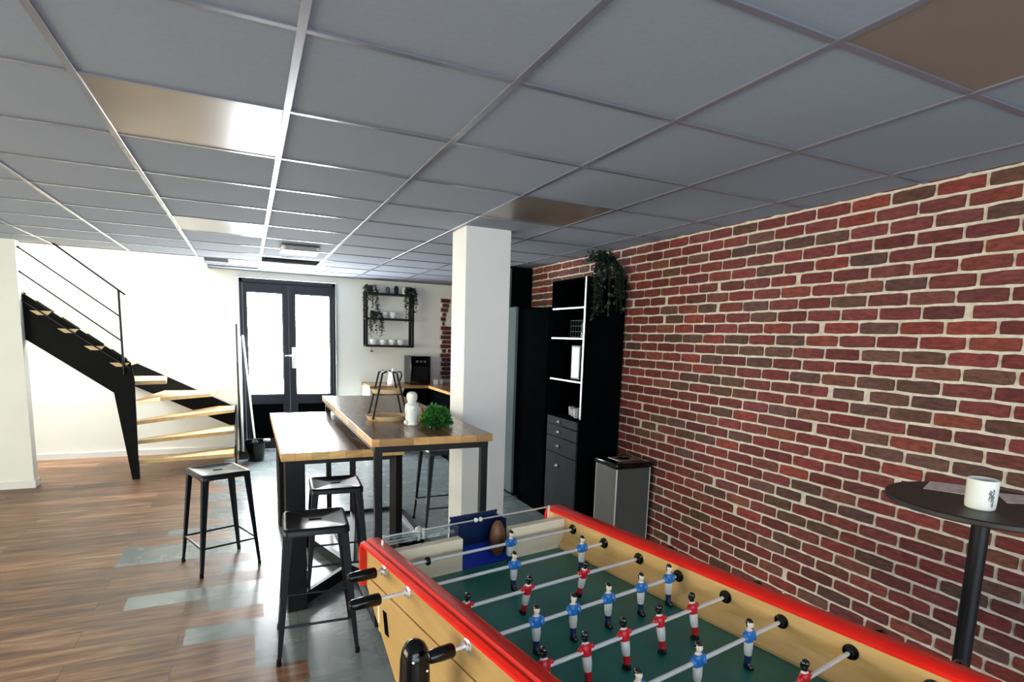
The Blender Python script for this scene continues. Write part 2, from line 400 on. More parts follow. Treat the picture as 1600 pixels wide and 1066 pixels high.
# ------------------------------------------------------------------ walls
w = MB(); w.box(FX - 0.2, -0.10, YB, YB + .15, 0, CZ + .3); w.box(1.115, XR + .2, YB, YB + .15, 0, CZ + .3); w.box(-0.10, 1.115, YB, YB + .15, 2.268, CZ + .3)
w.box(XL, FX - 0.2, YB, YB + .15, 0, 4.6)
struct(w.build('wall_back', 'wall', smooth=0))
w = MB(); w.box(XL - .15, XL, YF, 0.2, 0, CZ + .3); w.box(XL - .15, XL, 4.6, YB, 0, 4.6); w.box(XL - .15, XL, 0.2, 4.6, 0, .5); w.box(XL - .15, XL, 0.2, 4.6, 2.15, CZ + .3)
struct(w.build('wall_left', 'wall', smooth=0))
w = MB(); w.box(XL, -2.2, YF - .15, YF, 0, CZ + .3); w.box(2.4, XR, YF - .15, YF, 0, CZ + .3); w.box(-2.2, 2.4, YF - .15, YF, 2.2, CZ + .3); w.box(-2.2, 2.4, YF - .15, YF, 0, .25)
struct(w.build('wall_front', 'wall', smooth=0))
def window(name, x0, x1, y0, y1, z0, z1, mat):
    q = MB(); q.box(x0, x1, y0, y1, z0, z1); o = struct(q.build(name, mat, smooth=0))
    fr = MB()
    if x1 - x0 < y1 - y0:
        xc = x1 + .02; n = 3
        for k in range(n + 1):
            yy = y0 + (y1 - y0)*k/n; fr.box(x0, xc, yy - .03, yy + .03, z0, z1)
        for z in (z0, z1): fr.box(x0, xc, y0, y1, z - .03, z + .03)
    else:
        yc = y1 + .02; n = 4
        for k in range(n + 1):
            xx = x0 + (x1 - x0)*k/n; fr.box(xx - .03, xx + .03, y0, yc, z0, z1)
        for z in (z0, z1): fr.box(x0, x1, y0, yc, z - .03, z + .03)
    fr.build('window_frame', 'frame_grey', o, smooth=0)
window('window_1', XL - .10, XL - .08, 0.2, 4.6, .5, 2.15, 'left_pane')
window('front_fill_window', -2.2, 2.4, YF - .10, YF - .08, .25, 2.2, 'front_fill_pane')  # unseen glazing behind the camera, added to light bricks and football table
q = MB(); q.box(XL, FX - .06, FY + .03, YB, 4.55, 4.58); struct(q.build('stair_fill_panel', 'stair_fill_pane', smooth=0))  # unseen glowing panel added above the stairwell to light its white wall

# brick wall -------------------------------------------------------------
PAL = [(.185, .040, .036), (.160, .038, .035), (.140, .042, .038), (.125, .060, .044), (.215, .044, .036), (.150, .036, .036), (.115, .058, .048), (.175, .060, .043), (.190, .048, .036), (.165, .043, .042)]
def brick_panel(name, course_rows, proud=0.006):
    """course_rows: list of (list of (u0,u1,z0,z1)) mapped by fn"""
    pass
def build_bricks(mb, lay, bricks, fn):
    for (u0, u1, z0, z1) in bricks:
        n = 10; pts = []
        j = lambda s: random.uniform(-s, s)
        L_, H_ = u1 - u0, z1 - z0
        if L_ < 0.02 or H_ < 0.015: continue
        per = []
        nu = max(2, int(L_/0.035))
        for k in range(nu): per.append((u0 + L_*k/nu, z0))
        for k in range(2): per.append((u1, z0 + H_*k/2))
        for k in range(nu): per.append((u1 - L_*k/nu, z1))
        for k in range(2): per.append((u0, z1 - H_*k/2))
        col = random.choice(PAL); g = random.uniform(.66, 1.02); col = tuple(c_*g for c_ in col)
        dz = random.uniform(.005, .009)
        out, inn = [], []
        cu, cz = (u0+u1)/2, (z0+z1)/2
        for i, (u, z) in enumerate(per):
            ju, jz = j(.0018), j(.0018)
            corner = (abs(u-u0) < 1e-6 or abs(u-u1) < 1e-6) and (abs(z-z0) < 1e-6 or abs(z-z1) < 1e-6)
            sh = .0025 if corner else 0
            u += ju + (sh if u < cu else -sh); z += jz + (sh if z < cz else -sh)
            out.append((u, z))
            inn.append((u + (.0025 if u < cu - .01 else -.0025 if u > cu + .01 else 0), z + (.0025 if z < cz else -.0025)))
        A = [mb.bm.verts.new(fn(u, z, -.001)) for u, z in out]; B = [mb.bm.verts.new(fn(u, z, dz + j(.0008))) for u, z in inn]
        n = len(A); fs = [mb.face(B)]
        for i in range(n): fs.append(mb.face([A[i], A[(i+1) % n], B[(i+1) % n], B[i]]))
        for f_ in fs:
            if f_:
                f_.smooth = False
                for lp in f_.loops: lp[lay] = (*col, 1)
def brick_rows(u0, u1, ztop, zbot, uoff):
    rows = []; ch, bl, mo = .0675, .198, .0105; r = 0; z = ztop
    while z > zbot:
        za, zb = max(z - ch, zbot), z
        off = uoff + (bl/2 if r % 2 else 0) + random.uniform(-.02, .02)
        k = math.floor((u0 - off)/bl)
        while off + k*bl < u1:
            a, b_ = off + k*bl, off + (k+1)*bl
            if random.random() < .05: a += .02
            rows.append((max(a + mo/2, u0), min(b_ - mo/2, u1), za + mo/2, zb - mo/2)); k += 1
        z -= ch; r += 1
    return rows
w = MB(); w.mi = 0; w.box(XR, XR + .15, YF, YB, 0, CZ + .3)
lay = w.bm.loops.layers.float_color.new('brick_colour'); w.mi = 1
build_bricks(w, lay, brick_rows(-1.2, YB, 2.272 + .0675*2, 0.0, 1.974 - .099), lambda u, z, d: (XR - d, u, z))
bmesh.ops.recalc_face_normals(w.bm, faces=w.bm.faces)
struct(w.build('wall_right', ['mortar', 'brick'], smooth=0))
w = MB(); w.mi = 0
lay = w.bm.loops.layers.float_color.new('brick_colour')
rows = brick_rows(2.55, XR - .01, 2.15, .95, 2.6)
keep = []
for (a, b_, z0, z1) in rows:
    lim = 2.62 + max(0, (z1 - 1.75)) * .05
    k = int((2.15 - z1)/.0675)
    edge = 2.615 if k % 2 == 0 else 2.64
    top = 2.66 + (z1 - 1.75)*.25 if z1 > 1.75 else 9
    a = max(a, edge); b_ = min(b_, top)
    if b_ - a > .02: keep.append((a, b_, z0, z1))
w.mi = 1; build_bricks(w, lay, keep, lambda u, z, d: (u, YB - d, z))
for (a, b_, z0, z1) in keep:
    w.mi = 0; w.box(a - .012, b_ + .012, YB - .003, YB - .0005, z0 - .007, z1 + .007)
struct(w.build('trim_4', ['mortar', 'brick'], smooth=0))

# column stub on the left, pillar ------------------------------------------
w = MB(); w.box(-3.2, -1.915, 6.87, 6.99, 0, CZ + .01); struct(w.build('wall_column', 'wall', smooth=0, bevel=.003))
w = MB(); w.box(-3.2, -1.903, 6.858, 7.002, 0, .075); struct(w.build('baseboard_column', 'base', smooth=0, bevel=.003))
w = MB(); w.box(1.375, 1.715, 3.80, 4.09, 0, CZ + .01); struct(w.build('wall_pillar', 'pillar', smooth=0, bevel=.004))
w = MB(); w.box(XL, -0.30, YB - .014, YB - .001, 0, .07); struct(w.build('baseboard_back', 'base', smooth=0))

# ------------------------------------------------------------------ door
d = MB()
for x0, x1 in ((-.084, -.045), (1.06, 1.099)): d.box(x0, x1, YB - .05, YB + .05, 0, 2.253)
d.box(-.084, 1.099, YB - .05, YB + .05, 2.20, 2.253)
door = struct(d.build('door_1', 'frame_grey', smooth=0, bevel=.004))
for x0, x1, hx in ((-.043, .50, 0), (.504, 1.058, 1)):
    px0, px1 = (x0 + .04, .43) if hx == 0 else (.58, x1 - .03)
    q = MB(); ya, yb = YB - .035, YB + .03
    q.box(x0, px0, ya, yb, .01, 2.198); q.box(px1, x1, ya, yb, .01, 2.198); q.box(px0, px1, ya, yb, 2.085, 2.198); q.box(px0, px1, ya, yb, .01, .742)
    lf = q.build('door_leaf', 'frame_grey', door, smooth=0, bevel=.004)
    q = MB()
    for (a0, a1, b0, b1) in ((px0, px0 + .012, .742, 2.085), (px1 - .012, px1, .742, 2.085), (px0, px1, .742, .754), (px0, px1, 2.073, 2.085)): q.box(a0, a1, ya + .01, ya + .02, b0, b1)
    q.build('glazing_bead', 'frame_grey', lf, smooth=0)
    MB().box(px0, px1, YB - .004, YB + .004, .742, 2.085).build('pane', 'pane', lf, smooth=0)
    MB().box(px0 + .02, px1 - .02, ya - .008, ya, .16, .62).build('kick_panel', 'black_board', lf, bevel=.004)
q = MB(); q.box(.532, .582, YB - .047, YB - .035, 1.10, 1.38); q.build('handle_plate', 'white_plastic', door, bevel=.006)
q = MB(); q.tube([(.546, YB - .04, 1.27), (.546, YB - .09, 1.27), (.53, YB - .1, 1.27), (.44, YB - .1, 1.268)], .009); q.build('door_handle', 'chrome', door)

# ------------------------------------------------------------------ staircase
st = thing('staircase', 'black steel quarter-turn staircase with pale wood treads against the white wall', 'staircase', (-1.1, 7.0, 0))
SX, SY = 1.1, -7.0
def S(x, y, z): return (x + SX, y + SY, z)
fy = 6.95
poly = [(-1.13, 0), (-1.07, 0), (-1.06, 1.05), (-1.085, 1.225), (-2.25, 2.14), (-2.25, 1.69), (-1.80, 1.345), (-1.244, .914)]
q = MB(); q.prism([S(x, fy, z) for x, z in poly], (0, .012, 0)); fs_ = q.build('stringer', 'matt_black', st, smooth=0)
q = MB(); q.bar(S(-1.10, fy - .012, 1.165), S(-2.24, fy - .012, 2.055), .012, .012); q.build('stringer_rod', 'black_metal', fs_, smooth=0)
for k in range(5):
    x_ = -1.18 - .2*k; z_ = 1.198 + .163*k
    q = MB(); q.prism([S(x, fy - .006, z) for x, z in ((x_ - .085, z_ + .022), (x_ - .03, z_ - .018), (x_ + .05, z_ - .018), (x_ + .085, z_ + .022))], (0, .0055, 0)); q.build('tread_end', 'tread', fs_, smooth=0)
q = MB(); q.box(-1.13 + SX, -1.07 + SX, fy + .001 + SY, fy + .06 + SY, 0, .19); q.build('newel_foot', 'matt_black', st, smooth=0)
by = YB - .03
poly = [(-.16, .31), (-.16, .585), (-1.30, 1.185), (-2.6, 2.21), (-2.6, 1.90), (-1.25, .86)]
q = MB(); q.prism([S(x, by, z) for x, z in poly], (0, .012, 0)); q.build('stringer', 'matt_black', st, smooth=0)
q = MB(); q.prism([S(-.165, y_, z) for y_, z in ((7.05, 0), (7.35, 0), (by, .30), (by, .62), (7.05, .30))], (.012, 0, 0)); q.build('stringer', 'matt_black', st, smooth=0)
# winder treads fan out from the newel
piv = (-1.085, 6.99)
TR = [(.195, [(-.175, 7.12)]), (.405, [(-.175, 7.52)]), (.610, [(-.175, 7.92)]), (.815, [(-.40, by)]), (1.03, [(-.93, by)])]
ends = [(-.175, 7.10), (-.175, 7.46), (-.175, 7.86), (-.40, 8.22), (-.93, 8.22), (-1.30, 8.22)]
for i, (z, _) in enumerate(TR):
    a, b_ = ends[i], ends[i+1]
    p0 = (piv[0], piv[1]); 
    if i == 4: p1 = (-1.30, 7.0)
    else: p1 = (piv[0] - .03, piv[1] + .08)
    if i == 2: poly = [p0, a, (-.175, 8.22), (-.36, 8.22), p1]
    elif i == 3: poly = [p0, (-.90, 7.40), (-.42, 7.80), (-.37, 8.22), (-.95, 8.22), p1]
    else: poly = [p0, a, b_, p1]
    if i == 4: poly = [p0, (-.80, 7.12), (-.86, 7.72), (-1.30, 7.72), (-1.30, 7.0)]
    if i < 2: poly = [p0, a, (b_[0], b_[1] + .05), p1]
    q = MB(); q.prism([S(x, y_, z) for x, y_ in poly], (0, 0, -.042)); q.build('tread', 'tread', st, smooth=0, bevel=.004)
for k in range(8):
    x1 = -1.14 - k*.20; z = 1.215 + k*.163
    q = MB(); q.box(x1 - .235 + SX, x1 + SX, 6.965 + SY, 7.72 + SY, z - .042, z); q.build('tread', 'tread', st, smooth=0, bevel=.004)
# railing
q = MB(); q.tube([S(-1.15, fy - .02, 1.95), S(-1.145, fy - .02, 1.10)], .011); q.build('railing_post', 'black_metal', st)
q = MB(); q.bar(S(-1.095, fy - .02, 1.90), S(-2.2, fy - .02, 2.80), .035, .018); q.build('handrail', 'black_metal', st)
q = MB(); q.tube([S(-1.148, fy - .02, 1.682), S(-2.2, fy - .02, 2.52)], .008); q.build('rail_bar', 'black_metal', st)
q = MB(); q.tube([S(-1.146, fy - .02, 1.438), S(-2.2, fy - .02, 2.30)], .008); q.build('rail_bar', 'black_metal', st)

# ------------------------------------------------------------------ cleaning things by the door
t = thing('mop_bucket', 'black bucket standing on the floor between the stairs and the glazed door', 'bucket', (.05, 7.58, 0))
MB().lathe([(.085, 0), (.09, .005), (.118, .22), (.124, .225), (.124, .24), (.112, .24), (.085, .02), (0, .02)], n=24).build('pail', 'black_plastic', t)
q = MB(); q.tube([(-.124, 0, .22), (-.11, -.06, .27), (0, -.09, .285), (.11, -.06, .27), (.124, 0, .22)], .005, 8); q.build('handle', 'black_metal', t)
MB().box(.09, .17, -.04, .04, .235, .262).build('wringer', 'white_plastic', t, bevel=.008)
def pole(name, label, cat, base, top, mat, head, hmat, seg=None):
    t = thing(name, label, cat, (base[0], base[1], 0))
    b0 = Vector((0, 0, base[2])); b1 = Vector((top[0] - base[0], top[1] - base[1], top[2]))
    MB().tube([b0, b1], .012, 10).build('handle', mat, t)
    q = MB(); head(q); q.build('head', hmat, t, bevel=.004)
    if seg:
        m_ = b0.lerp(b1, .0); n_ = b0.lerp(b1, seg); MB().tube([m_ + Vector((0, 0, .02)), n_], .014, 10).build('grip', 'black_metal', t)
    return t
pole('floor_squeegee', 'thin dark upright pole leaning on the wall beside the lowest stairs', 'squeegee', (-.12, 8.0, .04), (-.125, 8.18, 1.66), 'frame_grey', lambda q: q.box(-.02, .16, -.015, .015, 0, .05), 'black_metal', seg=.7)
pole('broom', 'white-handled broom leaning nearly upright against the left door frame', 'broom', (-.09, 7.72, .06), (-.088, 8.15, 1.50), 'white_plastic', lambda q: q.box(-.05, .10, -.02, .02, 0, .09), 'black_plastic')
pole('mop', 'white-handled mop slanting from the bucket up to the door frame', 'mop', (.045, 7.60, .27), (-.055, 8.14, 1.52), 'white_plastic', lambda q: q.lathe([(.03, .06), (.05, .10), (.045, .2), (.015, .27)], n=12), 'steel')

# ------------------------------------------------------------------ tables
def slab(mb, x0, x1, y0, y1, z0, z1):
    mb.box(x0, x1, y0, y1, z0, z1)
    mb.bm.normal_update()
    for f_ in mb.bm.faces: f_.material_index = 0 if abs(f_.normal.z) > .5 else 1
t = thing('bar_table', 'taller wood-topped bar table with slim black legs in front of the white pillar', 'table', (.92, 4.0, 0))
q = MB(); slab(q, -.355, .325, -1.07, 1.10, 1.008, 1.05); q.build('tabletop', ['top', 'edge'], t, smooth=0, bevel=.002)
q = MB()
for y_ in (-1.03, 1.06): q.box(-.335, .305, y_ - .018, y_ + .018, .972, 1.007)
for x_ in (-.317, .287): q.box(x_ - .018, x_ + .018, -1.012, 1.042, .972, 1.007)
q.build('apron_frame', 'black_metal', t, smooth=0)
for sx in (-.315, .285):
    for sy in (-1.025, 1.055): MB().box(sx - .02, sx + .02, sy - .02, sy + .02, 0.03, .972).build('leg', 'black_metal', t, smooth=0, bevel=.002)
q = MB()
for y_ in (1.055,): q.box(-.335, .305, y_ - .02, y_ + .02, 0, .03)
for x_ in (-.315, .285): q.box(x_ - .02, x_ + .02, -1.045, 1.035, 0, .03)
q.build('floor_rail', 'black_metal', t, smooth=0)

t = thing('bar_table', 'lower bar table with bright wooden top and broad black legs, beside the tall one', 'table', (.485, 4.13, 0))
q = MB(); slab(q, -.34, .34, -.855, .84, .885, .93); q.build('tabletop', ['top', 'edge'], t, smooth=0, bevel=.002)
cxx, cyy = .09, -.40
ft = [(-.27, -.80), (.30, -.80), (.30, .78), (-.27, .78)]
for i, (a, b_) in enumerate(ft):
    v = Vector((cxx - a, cyy - b_, 0)).normalized() if i != 0 else Vector((.8, .1, 0)).normalized()
    if i in (0,): wd, th_ = .105, .05
    else: wd, th_ = .06, .05
    p = Vector((a, b_, 0)); q = MB(); s_ = Vector((-v.y, v.x, 0))
    quad = [p - v*wd/2 - s_*th_/2, p + v*wd/2 - s_*th_/2, p + v*wd/2 + s_*th_/2, p - v*wd/2 + s_*th_/2]
    q.hexa([(*x.xy, 0.0) for x in quad], [(*x.xy, .885) for x in quad]); q.build('leg', 'black_metal', t, smooth=0, bevel=.002)
q = MB()
for i, (a, b_) in enumerate(ft):
    v = (Vector((cxx, cyy, .04)) - Vector((a, b_, .04)))
    q.bar(Vector((a, b_, .04)) + v*.04, (cxx, cyy, .04), .03 if i == 0 else .04, .075)
q.build('floor_brace', 'black_metal', t, smooth=0)
for a, b_, c_, d_ in ((-.27, -.80, .30, -.80), (-.27, .78, .30, .78)): MB().bar((a, b_, .87), (c_, d_, .87), .03, .03).build('top_frame', 'black_metal', t, smooth=0)

# ------------------------------------------------------------------ stools
def make_stool(label, loc, rz):
    t = thing('bar_stool', label, 'stool', loc, rz, 'black metal bar stools around the bar tables')
    hw, hd, H = .15, .165, .66
    # seat: rounded square pan with an oval hole
    def rr(x, y, r, n=5):
        P = []
        for cx_, cy_, a0 in ((x - r, y - r, 0), (-x + r, y - r, 90), (-x + r, -y + r, 180), (x - r, -y + r, 270)):
            for k in range(n + 1):
                a = math.radians(a0 + 90*k/n); P.append((cx_ + r*math.cos(a), cy_ + r*math.sin(a)))
        return P
    q = MB(); n = 24
    outs = [(hw + .004, hd + .004, H - .034), (hw + .003, hd + .003, H - .01), (hw - .002, hd - .002, H - .002), (hw - .010, hd - .010, H), (hw - .018, hd - .018, H - .002), (hw - .022, hd - .022, H - .005)]
    rings = [[q.bm.verts.new((x, y, z)) for x, y in rr(a, b_, .028)] for a, b_, z in outs]
    hole = []
    for (x, y) in rr(hw, hd, .028):
        a = math.atan2(y, x); hole.append((.036*math.cos(a), .017*math.sin(a)))
    rings.append([q.bm.verts.new((x*1.15, y*1.2, H - .006)) for x, y in hole]); rings.append([q.bm.verts.new((x, y, H - .012)) for x, y in hole]); rings.append([q.bm.verts.new((x, y, H - .03)) for x, y in hole])
    for A, B in zip(rings, rings[1:]):
        m_ = len(A)
        for k in range(m_): q.face([A[k], A[(k+1) % m_], B[(k+1) % m_], B[k]])
    q.build('seat', 'stool', t, smooth=50)
    # under-bracing
    q = MB(); q.bar((-hw + .02, -hd + .02, H - .032), (hw - .02, hd - .02, H - .032), .03, .006); q.bar((-hw + .02, hd - .02, H - .033), (hw - .02, -hd + .02, H - .033), .03, .006)
    q.build('under_brace', 'stool', t, smooth=0)
    fx, fy_ = .19, .19
    for sx in (-1, 1):
        for sy in (-1, 1):
            q = MB(); lo, hi = [], []
            tx, ty, bx_, by_ = sx*(hw - .004), sy*(hd - .004), sx*fx, sy*fy_
            # folded angle leg: L section, wide at the top
            def sec(x, y, z, w_):
                return [(x, y, z), (x - sx*w_, y, z), (x - sx*w_, y - sy*.006, z), (x - sx*.010, y - sy*.010, z), (x - sx*.006, y - sy*w_, z), (x, y - sy*w_, z)]
            secs = [sec(bx_, by_, .012, .018), sec(bx_ + (tx - bx_)*.3, by_ + (ty - by_)*.3, .012 + .3*(H - .03), .026), sec(tx, ty, H - .02, .04)]
            rg = [[q.bm.verts.new(p) for p in s_] for s_ in secs]
            for A, B in zip(rg, rg[1:]):
                for k in range(6): q.face([A[k], A[(k+1) % 6], B[(k+1) % 6], B[k]])
            q.face(rg[0]); q.face(rg[-1]); bmesh.ops.recalc_face_normals(q.bm, faces=q.bm.faces)
            lg = q.build('leg', 'stool', t, smooth=0, bevel=.0015)
            q = MB(); q.lathe([(.011, 0), (.013, .004), (.011, .03)], c=(bx_ - sx*.008, by_ - sy*.008, 0), n=10); q.build('foot_cap', 'black_plastic', lg)
    for (p, r_) in (((-1, -1), (1, -1)), ((1, -1), (1, 1)), ((1, 1), (-1, 1)), ((-1, 1), (-1, -1))):
        z = .185; k = z/H; ex_ = fx + (hw - fx)*k - .007; ey_ = fy_ + (hd - fy_)*k - .007
        q = MB(); q.tube([(p[0]*ex_, p[1]*ey_, z), (r_[0]*ex_, r_[1]*ey_, z)], .0065, 8); q.build('footrest', 'stool', t)
    return t
s0 = make_stool('black metal stool standing alone on the brown floorboards in front of the stairs', (-.205, 4.225, 0), math.radians(21))
for lab, loc, rz in (('black metal stool nearest the camera, at the near end of the lower table', (.283, 2.935, 0), -3),
                     ('black metal stool just behind the nearest one, partly hidden by the table football handles', (.475, 3.64, 0), -3),
                     ('black metal stool tucked under the far side of the taller table beside the pillar', (1.455, 4.54, 0), 0)):
    s_ = copy_tree(s0); s_.location = loc; s_.rotation_euler = (0, 0, math.radians(rz)); s_['label'] = lab

# ------------------------------------------------------------------ things on the tall table
t = thing('tiered_serving_stand', 'two-tier wooden serving stand with black A-shaped metal frame on the taller table', 'serving stand', (.80, 3.62, 1.05))
q = MB(); q.lathe([(.0, .008), (.118, .008), (.135, .03), (.140, .03), (.124, 0.0), (0, 0.0)], n=28, sy=.8); q.build('tray', 'tray_wood', t)
q = MB(); q.lathe([(.0, .178), (.090, .178), (.10, .198), (.105, .198), (.094, .17), (0, .17)], n=28, sy=.8); q.build('tray', 'tray_wood', t)
q = MB()
for sx in (-1, 1):
    for sy in (-1, 1): q.tube([(sx*.11, sy*.075, .01), (sx*.035 + sx*.01, sy*.055, .30), (sx*.03 - sx*.012, sy*.05, .31)], .006, 8)
q.tube([(-.03, -.05, .305), (-.03, .05, .305)], .006, 8); q.tube([(.03, -.05, .305), (.03, .05, .305)], .006, 8)
q.build('frame', 'black_metal', t)
t = thing('white_ceramic_bottle', 'white sculpted ceramic bottle standing on the taller table beside the small shrub', 'bottle', (.888, 3.36, 1.05))
q = MB(); q.lathe([(0, 0), (.036, 0), (.040, .006), (.037, .03), (.040, .06), (.041, .10), (.039, .120), (.030, .130), (.024, .137), (.026, .145), (.031, .158), (.032, .178), (.028, .194), (.016, .203), (0, .204)], n=24)
q.build('body', 'ceramic', t)
for p_, r_, s_ in (((-.036, -.012, .018), .017, (1, 1, 1)), ((.0, -.036, .10), .010, (1.6, .8, 1)), ((.036, -.012, .085), .013, (.8, .8, 2.4)), ((-.036, -.012, .09), .013, (.8, .8, 2.4))):
    q = MB(); q.sphere(p_, r_, 12, s_); q.build('relief_ornament', 'ceramic', t)
def bush(t, r, h, n, seed, mat, z0=.02, w_=.010, l_=.026):
    rnd = random.Random(seed); q = MB()
    for k in range(n):
        a = rnd.uniform(0, 2*PI); e = math.acos(rnd.uniform(-.1, 1)); rr_ = r*rnd.uniform(.55, 1)
        d_ = Vector((math.sin(e)*math.cos(a), math.sin(e)*math.sin(a), math.cos(e)*.9))
        p = Vector((d_.x*rr_, d_.y*rr_, z0 + abs(d_.z)*h*rr_/r))
        dd = (d_ + Vector((rnd.uniform(-.6, .6), rnd.uniform(-.6, .6), rnd.uniform(-.3, .7)))).normalized()
        q.leaf(p, dd, w_*rnd.uniform(.7, 1.3), l_*rnd.uniform(.7, 1.3), (rnd.uniform(-1, 1), rnd.uniform(-1, 1), 1))
    return q.build('foliage', mat, t, smooth=0)
t = thing('potted_shrub', 'small bushy green plant on the taller table near its front corner', 'plant', (1.015, 3.27, 1.05))
bush(t, .086, .125, 1300, 3, 'leaf2', z0=.012, w_=.014, l_=.026)
MB().lathe([(0, 0), (.032, 0), (.042, .035), (.036, .035), (.03, .028), (0, .028)], n=20).build('pot', 'pot', t)
t = thing('paper_cone', 'small brown folded paper cone behind the green shrub', 'cone', (.985, 3.50, 1.05))
q = MB(); q.lathe([(.045, 0), (.002, .10)], n=4); o_ = q.build('cone', 'terracotta', t, smooth=0)

# ------------------------------------------------------------------ round bar table, cup, leaflets
bt = thing('round_bar_table', 'round black bar table with a single column in front of the brick wall', 'table', (2.209, .991, 0))
MB().lathe([(0, 1.08), (.277, 1.08), (.281, 1.084), (.281, 1.096), (.277, 1.10), (0, 1.10)], n=72).build('tabletop', 'bar_top', bt)
MB().lathe([(.026, .02), (.026, 1.06), (.05, 1.062), (.10, 1.072), (.10, 1.0795)], n=28).build('column', 'black_metal', bt)
MB().lathe([(.21, 0), (.215, .006), (.20, .014), (.03, .03), (.026, .03)], n=48).build('base_plate', 'black_metal', bt)
mg = thing('mug', 'white mug with a small grey drawing, standing on the round black table', 'mug', (2.105, .955, 1.10), math.radians(0))
MB().lathe([(0, 0), (.036, 0), (.040, .004), (.0415, .02), (.0425, .094), (.041, .096), (.0395, .094), (.038, .012), (0, .010)], n=40).build('body', 'ceramic', mg)
MB().lathe([(0, .080), (.0388, .080)], n=32).build('coffee', 'hair', mg)
q = MB(); q.tube([(.0405, .012, .080), (.062, .02, .078), (.070, .022, .05), (.060, .019, .024), (.0405, .012, .022)], .0045, 8)
q.build('handle', 'ceramic', mg)
# drawing wrapped on the mug side facing the room
q = MB(); r_ = .0432
def mugpt(a, z): return (r_*math.cos(a), r_*math.sin(a), z)
base = math.radians(-120)
for pts in ([(-.2, .055), (-.1, .07), (0, .06), (.1, .072), (.2, .058)], [(-.15, .035), (-.1, .055), (-.12, .06)], [(.0, .03), (.05, .055), (.12, .04), (.2, .05)], [(-.2, .045), (.22, .045)],
            [(.05, .022), (.12, .03), (.19, .022), (.12, .015), (.05, .022)], [(-.05, .065), (.0, .045), (.08, .035)], [(.18, .07), (.1, .05), (.2, .03)]):
    q.tube([mugpt(base + a, z) for a, z in pts], .0011, 5)
q.build('printed_drawing', 'ink', mg)
def sheet(name, label, pts, z, mat='paper'):
    cx_ = sum(p[0] for p in pts)/len(pts); cy_ = sum(p[1] for p in pts)/len(pts)
    q = MB(); q.prism([(p[0] - cx_, p[1] - cy_, 0) for p in pts], (0, 0, .0012)); o = q.build(name, mat, loc=(cx_, cy_, z), smooth=0)
    return tag(o, label, 'leaflet', 'leaflets on the round table')
sheet('leaflet', 'glossy printed leaflet left of the mug on the round black table', [(2.195, 1.175), (2.265, 1.045), (2.42, 1.13), (2.345, 1.235)], 1.1003)
sheet('leaflet', 'glossy printed leaflet right of the mug at the picture edge', [(2.27, .955), (2.35, .915), (2.455, .985), (2.395, 1.045)], 1.1003)

# ------------------------------------------------------------------ cabinets on the brick side
F, XB = 2.40, 2.772
un = thing('shelf_cabinet', 'tall black open shelf cabinet with drawers below, nearest the pedal bin', 'cabinet', (F, 3.86, 0))
def U(x0, x1, y0, y1, z0, z1): return (x0 - F, x1 - F, y0 - 3.86, y1 - 3.86, z0, z1)
MB().box(*U(F, XB, 3.86, 3.88, 0, 2.09)).build('side_panel', 'black_board', un, smooth=0)
MB().box(*U(F, XB, 4.40, 4.42, 0, 2.09)).build('side_panel', 'black_board', un, smooth=0)
MB().box(*U(F - .004, F, 3.86, 3.88, .96, 2.09)).build('edge_strip', 'alu', un, smooth=0)  # pale strip added for the specular line along this edge
MB().box(*U(F, XB, 3.88, 4.40, 2.07, 2.09)).build('top_panel', 'black_board', un, smooth=0)
MB().box(*U(XB - .012, XB, 3.88, 4.40, 0, 2.07)).build('back_panel', 'matt_black', un, smooth=0)
for z in (1.862, 1.615, 1.265, .955):
    sh = MB().box(*U(F + .004, XB - .012, 3.88, 4.40, z - .018, z)).build('shelf', 'black_board', un, smooth=0)
    if z > 1: MB().box(*U(F, F + .004, 3.88, 4.40, z - .014, z - .002)).build('edge_strip', 'alu', sh, smooth=0)
for z0, z1 in ((.865, .935), (.765, .86), (.62, .76), (.10, .615)):
    dr = MB().box(*U(F - .016, F, 3.885, 4.395, z0, z1)).build('drawer', 'drawer', un, bevel=.003)
    q = MB(); q.lathe([(.006, -.012), (.006, 0), (.011, 0), (.014, .006), (.010, .012), (0, .013)][::-1], c=(-.03, 4.18 - 3.86, (z0+z1)/2 if z1 < .95 and z0 > .2 else .52), n=14, axis='X'); q.build('knob', 'chrome', dr)
t = thing('framed_mirror', 'bright white upright framed object on the middle shelf of the black cabinet', 'mirror', (2.455, 4.06, 1.266))
MB().box(-.008, .008, -.075, .075, 0, .29).build('frame', 'black_metal', t, bevel=.01)
MB().box(-.0095, -.0085, -.055, .055, .02, .27).build('mirror_reflection', 'white_plastic', t, bevel=.02)  # white colour stands in for daylight reflected in the mirror
for i, (y_, r_, h_) in enumerate(((4.0, .035, .08), (4.1, .03, .06), (4.19, .028, .07))):
    tag(MB().lathe([(0, 0), (r_*.8, 0), (r_, h_), (r_*.9, h_), (r_*.7, .006), (0, .006)], n=20).build('cup', 'white_plastic', loc=(2.45 + .03*i, y_, .956)),
        ['largest white cup on the cabinet worktop under the mirror', 'middle one of the white cups in the black cabinet', 'farthest white cup in the black cabinet'][i], 'cup', 'white cups in the black cabinet')
t = thing('wire_basket', 'dark wire basket on the upper shelf of the black cabinet', 'basket', (2.56, 4.06, 1.616))
q = MB()
for k in range(7): q.tube([(-.1, -.12 + k*.04, 0), (-.1, -.12 + k*.04, .14)], .002, 6); q.tube([(.1, -.12 + k*.04, 0), (.1, -.12 + k*.04, .14)], .002, 6)
for z in (.004, .05, .095, .14): q.tube([(-.1, -.12, z), (-.1, .12, z), (.1, .12, z), (.1, -.12, z)], .003, 6, closed=True)
q.build('wires', 'steel', t)
